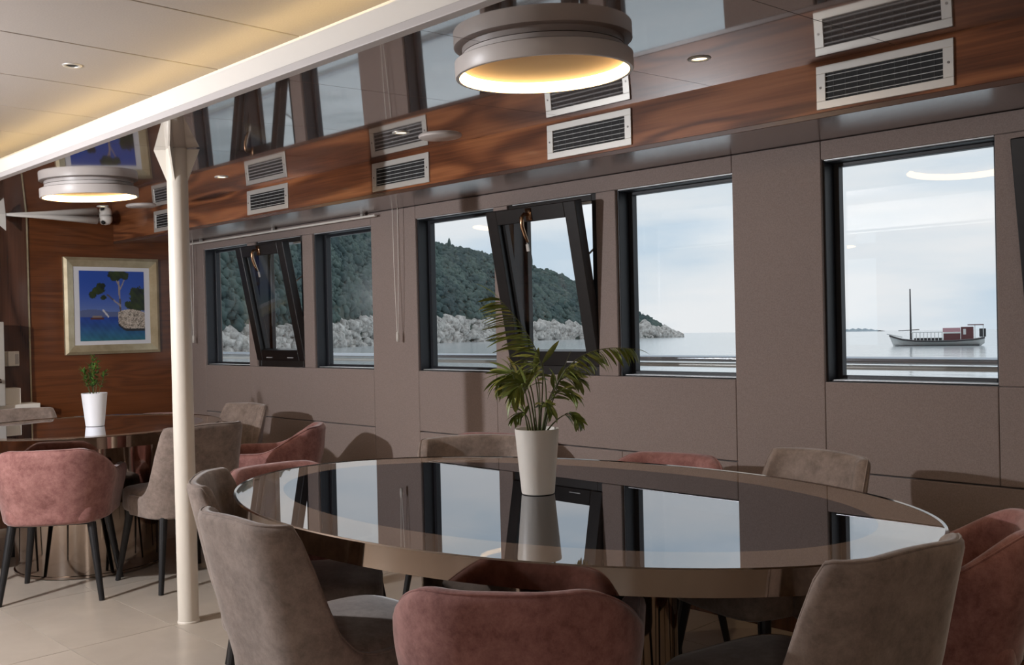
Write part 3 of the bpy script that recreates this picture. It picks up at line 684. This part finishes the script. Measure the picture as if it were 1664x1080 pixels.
# ------------------------------------------------------------------ chairs
def uplan(hw, yb, rc, yf, n=40):
    """half outline (s, x, y) from back centre round the corner to the front"""
    pts = []; l1 = hw-rc; l2 = rc*PI/2; l3 = yf-(yb+rc); tot = l1+l2+l3
    for i in range(n+1):
        s_ = tot*i/n
        if s_ < l1: pts.append((s_, s_, yb, 0, -1))
        elif s_ < l1+l2:
            q = (s_-l1)/rc; pts.append((s_, l1+rc*math.sin(q), yb+rc-rc*math.cos(q), math.sin(q), -math.cos(q)))
        else: pts.append((s_, hw, yb+rc+(s_-l1-l2), 1, 0))
    return pts, tot
def shell(hw, yb, rc, yf, topf, botf, thick, lean, taper, zlo, zhi, n=34, nz_=9):
    half, tot = uplan(hw, yb, rc, yf, n)
    path = [(-s_, -x, y, -nx, ny) for s_, x, y, nx, ny in reversed(half[1:])]+half
    rings = []; rim = []
    K = len(path)
    def ring(p, thk, dz, push):
        s_, x, y, nx, ny = p; u = abs(s_)/tot; zt = topf(u)-dz; zb_ = botf(u)+dz*.6; r = thk/2; tx, ty = (-ny, nx)
        sgn = 1 if s_ >= 0 else -1
        out = []
        def P(off, z):
            k = taper(z); le = lean(z, u); px, py = x-nx*off, y-ny*off
            py += push*(1)
            return (px*k, py*k-le, z)
        zs = [zb_+r*.6+(zt-r-zb_-r*.6)*i/nz_ for i in range(nz_+1)]
        for z in zs: out.append(P(thick/2-r, z))
        for a in (30,60,90,120,150): out.append(P(thick/2-r*math.cos(math.radians(a)), zt-r+r*math.sin(math.radians(a))))
        for z in reversed(zs): out.append(P(thick/2+r, z))
        for a in (150,90,30): out.append(P(thick/2-r*math.cos(math.radians(a)), zb_+r*.6-r*.6*math.sin(math.radians(a))))
        return out
    for i in (3,2,1):
        a = math.radians(30*i); rings.append(ring(path[0], thick*max(.06,math.cos(a)), (1-math.cos(a))*thick*.8, thick*.5*math.sin(a)))
    for p in path: rings.append(ring(p, thick, 0, 0)); rim.append(rings[-1][nz_+2])
    for i in (1,2,3):
        a = math.radians(30*i); rings.append(ring(path[-1], thick*max(.06,math.cos(a)), (1-math.cos(a))*thick*.8, thick*.5*math.sin(a)))
    m_ = len(rings[0]); mb = MB()
    mb.add([q for r in rings for q in r], [(i*m_+j, (i+1)*m_+j, (i+1)*m_+(j+1)%m_, i*m_+(j+1)%m_) for i in range(len(rings)-1) for j in range(m_)]+[tuple(range(m_)), tuple((len(rings)-1)*m_+j for j in reversed(range(m_)))])
    return mb, rim
def cushion(hw, y0, y1, z0, z1, e=.2, n=48):
    """soft seat pad with superellipse outline and rounded edge"""
    mb = MB(); cy = (y0+y1)/2; hy = (y1-y0)/2; lev = [(.90,z0),(.97,z0+.008),(1.0,z0+.025),(1.0,z1-.035),(.985,z1-.015),(.94,z1-.004),(.80,z1+.003),(.45,z1+.010),(.0,z1+.012)]
    vs = []
    for k, z in lev:
        for i in range(n):
            a = 2*PI*i/n; c, s_ = math.cos(a), math.sin(a); p = .42
            vs.append((hw*k*math.copysign(abs(c)**p, c), cy+hy*k*math.copysign(abs(s_)**p, s_), z))
    return mb.add(vs, [(k*n+i, k*n+(i+1)%n, (k+1)*n+(i+1)%n, (k+1)*n+i) for k in range(len(lev)-1) for i in range(n)]+[tuple(reversed(range(n)))])
def make_chair(kind):
    if kind == 'tub':
        t = thing('tub_chair', 'x', 'chair'); M = m_pink
        sh, rim = shell(.275, -.285, .22, .19, lambda u: .722-.125*smooth01((u-.24)/.5), lambda u: .362, .062,
                        lambda z, u: .03*max(0,(z-.45)/.3)*(1-smooth01(u/.8)), lambda z: .86+.14*smooth01((z-.34)/.26), .36, .735)
        seat = cushion(.215, -.235, .205, .362, .468); legx, legy = .175, .165
    else:
        t = thing('wing_chair', 'x', 'chair'); M = m_grey
        def top(u):
            q = max(0, min(1, (u-.45)/.54)); return .802-.347*(1-(1-q)**5)*smooth01(q/.27)-.006*smooth01(u/.4)
        sh, rim = shell(.248, -.245, .155, .07, top, lambda u: .345, .046,
                        lambda z, u: .085*max(0,(z-.42)/.4)**1.1, lambda z: .93+.07*smooth01((z-.34)/.2), .345, .82)
        seat = cushion(.212, -.20, .262, .350, .472); legx, legy = .175, .170
    o = sh.build('backrest_shell', M, t, smooth=True)
    MB().tube(rim, .0028, 6).build('piping', M, t, smooth=True)
    seat.build('seat', M, t, smooth=True)
    box(-.18, .18, -.18, .18, .352, .375).build('seat_base', m_leg, t, bev=.008)
    for sx in (-1, 1):
        for sy in (-1, 1):
            MB().tube([(sx*legx, sy*legy, .36), (sx*(legx+.05), sy*(legy+.055), 0)], [.0205,.0125], 14).build('leg', m_leg, t); autosmooth(t.children[-1])
    return t
protos = {}
def chair(kind, B, f, label, off=None, group=None):
    f = Vector((*f, 0)).normalized(); d = (.30 if kind == 'tub' else .31) if off is None else off
    t = make_chair(kind) if kind not in protos else copy_tree(protos[kind]); protos.setdefault(kind, t)
    t.location = (B[0]+f.x*d, B[1]+f.y*d, 0); t.rotation_euler = (0, 0, math.atan2(-f.x, f.y))
    tag(t, label, 'chair', group or 'velvet dining chairs'); return t
chair('wing', (-2.205,1.185), (.0,1), 'grey velvet wing chair in the foreground with its seat showing left of the pink chair')
chair('wing', (-2.91,1.465), (.6,.8), 'grey velvet wing chair half hidden behind the foreground one, next to the pillar foot')
chair('tub', (-3.49,2.05), (1,.0), 'pink velvet tub chair at the left end of the oval table')
chair('tub', (-1.405,1.335), (-.60,.80), 'pink velvet tub chair in the front centre seen from behind')
chair('wing', (-.818,1.895), (-.96,.2), 'taupe velvet wing chair at the lower right seen from behind')
chair('tub', (-.855,2.72), (-.9,-.36), 'rust pink velvet tub chair at the right end of the oval table')
chair('wing', (-1.635,3.10), (-.25,-.97), 'tan velvet wing chair across the oval table under the window with the boat')
chair('tub', (-2.37,3.26), (.2,-.98), 'pink velvet tub chair across the oval table right of the potted palm')
chair('wing', (-3.03,2.73), (.82,-.57), 'tan velvet wing chair directly behind the potted palm')
chair('tub', (-3.52,3.36), (.3,-.95), 'pink velvet tub chair by the wall peeking over the chair behind the palm')
chair('tub', (-4.735,1.635), (-.83,.56), 'pink velvet tub chair in front of the round table at far left, seen from behind')
chair('wing', (-4.465,2.32), (-1,-.04), 'grey velvet wing chair at the round table right behind the pillar')
chair('wing', (-5.52,3.16), (.08,-1), 'grey velvet wing chair nearest the window wall at the round table')
chair('tub', (-4.66,3.10), (-.66,-.75), 'pink velvet tub chair at the round table right of the pillar')
chair('wing', (-6.52,2.10), (1,.03), 'grey velvet wing chair at the left edge in front of the cabinet')
chair('tub', (-6.25,2.97), (.7,-.71), 'pink velvet tub chair behind the round table, only its rim showing')
chair('tub', (-5.64,1.10), (.05,1), 'pink velvet tub chair at the left edge, only a leg showing behind another tub chair')

# ------------------------------------------------------------------ plants
def pot(t, M, r0, r1, h):
    o = MB().lathe([(0,0),(r0,0),(r0+.001,.004),(r1,h-.004),(r1,h),(r1-.004,h),(r1-.006,h-.02),(r0-.002,.02),(0,.02)], 56).build('pot', M, t); autosmooth(o)
    MB().lathe([(0,h-.024),(r1-.0065,h-.028)], 40, caps=False).build('soil', m_soil, t)
palm = thing('potted_palm', 'small palm in a white tapered pot on the oval glass table', 'plant', (-2.036, 2.10, .751))
pot(palm, m_pot, .048, .0655, .19)
RH = Vector((Rt.x, Rt.y, 0)).normalized(); FH = Vector((Fw.x, Fw.y, 0)).normalized()
KP = 1/557
def W_(dx, dy, dep): return RH*(dx*KP)+FH*dep+Vector((0,0,.19-dy*KP))      # pixels from the pot mouth -> metres
leafm = {}
def leaflet(L_, w):
    key = (round(L_,3), round(w,3))
    if key in leafm: return leafm[key]
    mb = MB(); n = 6; vs = []
    for i in range(n+1):
        s_ = i/n; ww = w*math.sin(PI*min(1,s_*.92+.06))**.75; z = -.28*L_*s_*s_
        vs += [(-ww, s_*L_, z+ww*.35), (0, s_*L_, z), (ww, s_*L_, z+ww*.35)]
    me = mb.add(vs, [(i*3+j, i*3+j+1, i*3+4+j, i*3+3+j) for i in range(n) for j in (0,1)]).mesh('leaflet'); me.materials.append(m_leaf)
    for p in me.polygons: p.use_smooth = True
    leafm[key] = me; return me
def bez(P, n):
    out = []
    for i in range(n+1):
        t = i/n; Q = list(P)
        while len(Q) > 1: Q = [Q[k].lerp(Q[k+1], t) for k in range(len(Q)-1)]
        out.append(Q[0])
    return out
def frond(ctrl, nl, L_, start=.4, w=.0055, droop=.25, ang=55, roll=0, one=0):
    P = bez([W_(*c) for c in ctrl], 18)
    fr = MB().tube(P, [.0028-.0022*i/18 for i in range(19)], 6).build('frond', m_stem, palm, smooth=True)
    for k in range(nl):
        s_ = start+(1-start)*(k+.5)/nl; i = min(17, int(s_*18)); p = P[i].lerp(P[i+1], s_*18-i); tn = (P[i+1]-P[i]).normalized()
        side = one or (1 if k % 2 else -1)
        hz = tn.cross(FH); hz = hz.normalized(); dp = tn.cross(hz).normalized(); rr = math.radians(roll if not one else roll*(1 if k % 2 else -1)); hz = hz*math.cos(rr)+dp*math.sin(rr)
        ln = L_*(.55+.45*math.sin(PI*min(1,(s_-start)/(1-start)*.85+.15)))*random.uniform(.85,1.12)
        a = math.radians(ang*(1-.5*(s_-start)/(1-start))*random.uniform(.85,1.1))
        dr = (tn*math.cos(a)+hz*side*math.sin(a)-Vector((0,0,droop*random.uniform(.6,1.4)))).normalized()
        xax = dr.cross(Vector((0,0,1))); xax = xax.normalized() if xax.length > .05 else RH; zax = xax.cross(dr); tw = random.uniform(-.95,.95); xax, zax = xax*math.cos(tw)+zax*math.sin(tw), zax*math.cos(tw)-xax*math.sin(tw)
        o = link('leaflet', leaflet(round(ln/.01)*.01, w), None, fr); o.matrix_local = Matrix((xax, dr, zax)).transposed().to_4x4(); o.location = p
    if nl:
        o = link('leaflet', leaflet(round(L_*.7/.01)*.01, w*.8), None, fr); dr = (P[18]-P[16]).normalized(); xax = dr.cross(Vector((0,0,1))).normalized(); o.matrix_local = Matrix((xax, dr, xax.cross(dr))).transposed().to_4x4(); o.location = P[18]
frond([(6,8,0),(24,-45,.0),(26,-115,-.03),(-18,-172,-.05),(-57,-214,-.06)], 34, .115, .45, .0064, .22, 58, 34, 1)
frond([(10,8,.01),(25,-60,.0),(40,-128,-.02),(105,-136,-.03),(158,-128,-.05)], 35, .075, .40, 0.0054, .45, 50, 38, -1)
frond([(-6,8,.0),(-14,-50,.0),(-20,-105,.01),(-42,-100,.02),(-62,-78,.02)], 27, .085, .40, 0.0072, .22, 50, 25)
frond([(-2,8,-.01),(-8,-50,-.03),(-14,-92,-.07),(-24,-88,-.10),(-38,-58,-.12)], 24, .08, .42, 0.0072, .22, 50, 30)
frond([(0,8,.0),(-4,-50,.02),(-4,-92,.05),(-22,-96,.07),(-44,-70,.09)], 24, .085, .42, 0.0072, .25, 50, 40)
frond([(8,8,.02),(18,-45,.03),(30,-84,.04),(56,-92,.06),(76,-74,.08)], 24, .07, .40, 0.0068, .25, 48, 30)
frond([(8,8,.0),(16,-40,-.02),(26,-66,-.04),(44,-70,-.05),(62,-54,-.06)], 18, .06, .42, 0.0065, .25, 48, 40)
frond([(4,8,.02),(8,-55,.05),(10,-98,.08),(-2,-100,.11),(-14,-82,.13)], 18, .08, .45, 0.0072, .25, 50, 30)
frond([(14,8,-.01),(28,-14,-.02),(48,-30,-.03),(60,-30,-.04),(66,-12,-.05)], 16, .05, .5, 0.0059, .4, 50, 30)
frond([(-10,8,-.01),(-14,-16,-.02),(-16,-34,-.03),(-26,-34,-.05),(-36,-20,-.06)], 13, .045, .45, 0.0059, .3, 50, 30)
frond([(2,8,-.02),(4,-30,-.04),(6,-50,-.06),(14,-54,-.09),(24,-34,-.10)], 16, .055, .4, 0.0059, .3, 50, 30)
frond([(-14,8,.01),(-22,-50,.0),(-46,-112,-.01)], 0, .1)
frond([(12,8,.02),(30,-60,.02),(60,-126,.03)], 0, .1)
for (ctrl, L_, w, sds) in ((((4,8,0),(6,-50,0),(-2,-92,-.01)), .075, .009, (.18,)), (((5,8,0),(12,-60,0),(12,-108,-.01)), .08, .008, (.75,))):
    P = bez([W_(*c) for c in ctrl], 8); fr = MB().tube(P, .002, 6).build('young_stem', m_stem, palm, smooth=True)
    for sd in sds:
        dr = (RH*sd+Vector((0,0,1))).normalized(); xax = dr.cross(FH).normalized(); o = link('leaflet', leaflet(L_, w), None, fr); o.matrix_local = Matrix((xax, dr, xax.cross(dr))).transposed().to_4x4(); o.location = P[-1]

pl2 = thing('potted_shrub', 'small leafy shrub in a white pot on the round table', 'plant', (-5.43, 2.155, .751))
pot(pl2, m_potw, .047, .066, .178)
lf = MB()
for k, (dx, dy, hgt) in enumerate(((-.005,0,.20),(.01,.01,.17),(-.03,.0,.15),(.025,-.01,.14),(-.045,.01,.10),(.0,-.03,.12),(.03,.02,.11),(-.02,-.02,.13))):
    b0 = Vector((dx*.5, dy*.5, .15)); b1 = Vector((dx*1.4+random.uniform(-.01,.01), dy*1.6, .19+hgt*.6)); b2 = Vector((dx*1.5+random.uniform(-.012,.012), dy*2, .178+hgt))
    P = bez([b0,b1,b2], 8); MB().tube(P, [.0022-.0002*i for i in range(9)], 6).build('stem', m_stem, pl2)
    for i in range(60):
        s_ = random.uniform(.25,1); q = P[min(7,int(s_*8))].lerp(P[min(8,int(s_*8)+1)], .5)
        a = random.uniform(0,2*PI); el = random.uniform(-.1,1.0); d = Vector((math.cos(a)*math.cos(el), math.sin(a)*math.cos(el), math.sin(el))); L_ = random.uniform(.02,.042)
        sd = d.cross(Vector((0,0,1))).normalized()*.0045
        lf.add([q, q+d*L_*.5+sd, q+d*L_, q+d*L_*.5-sd], [(0,1,2,3)])
o = lf.build('foliage', m_leaf2, pl2); o['kind'] = 'stuff'
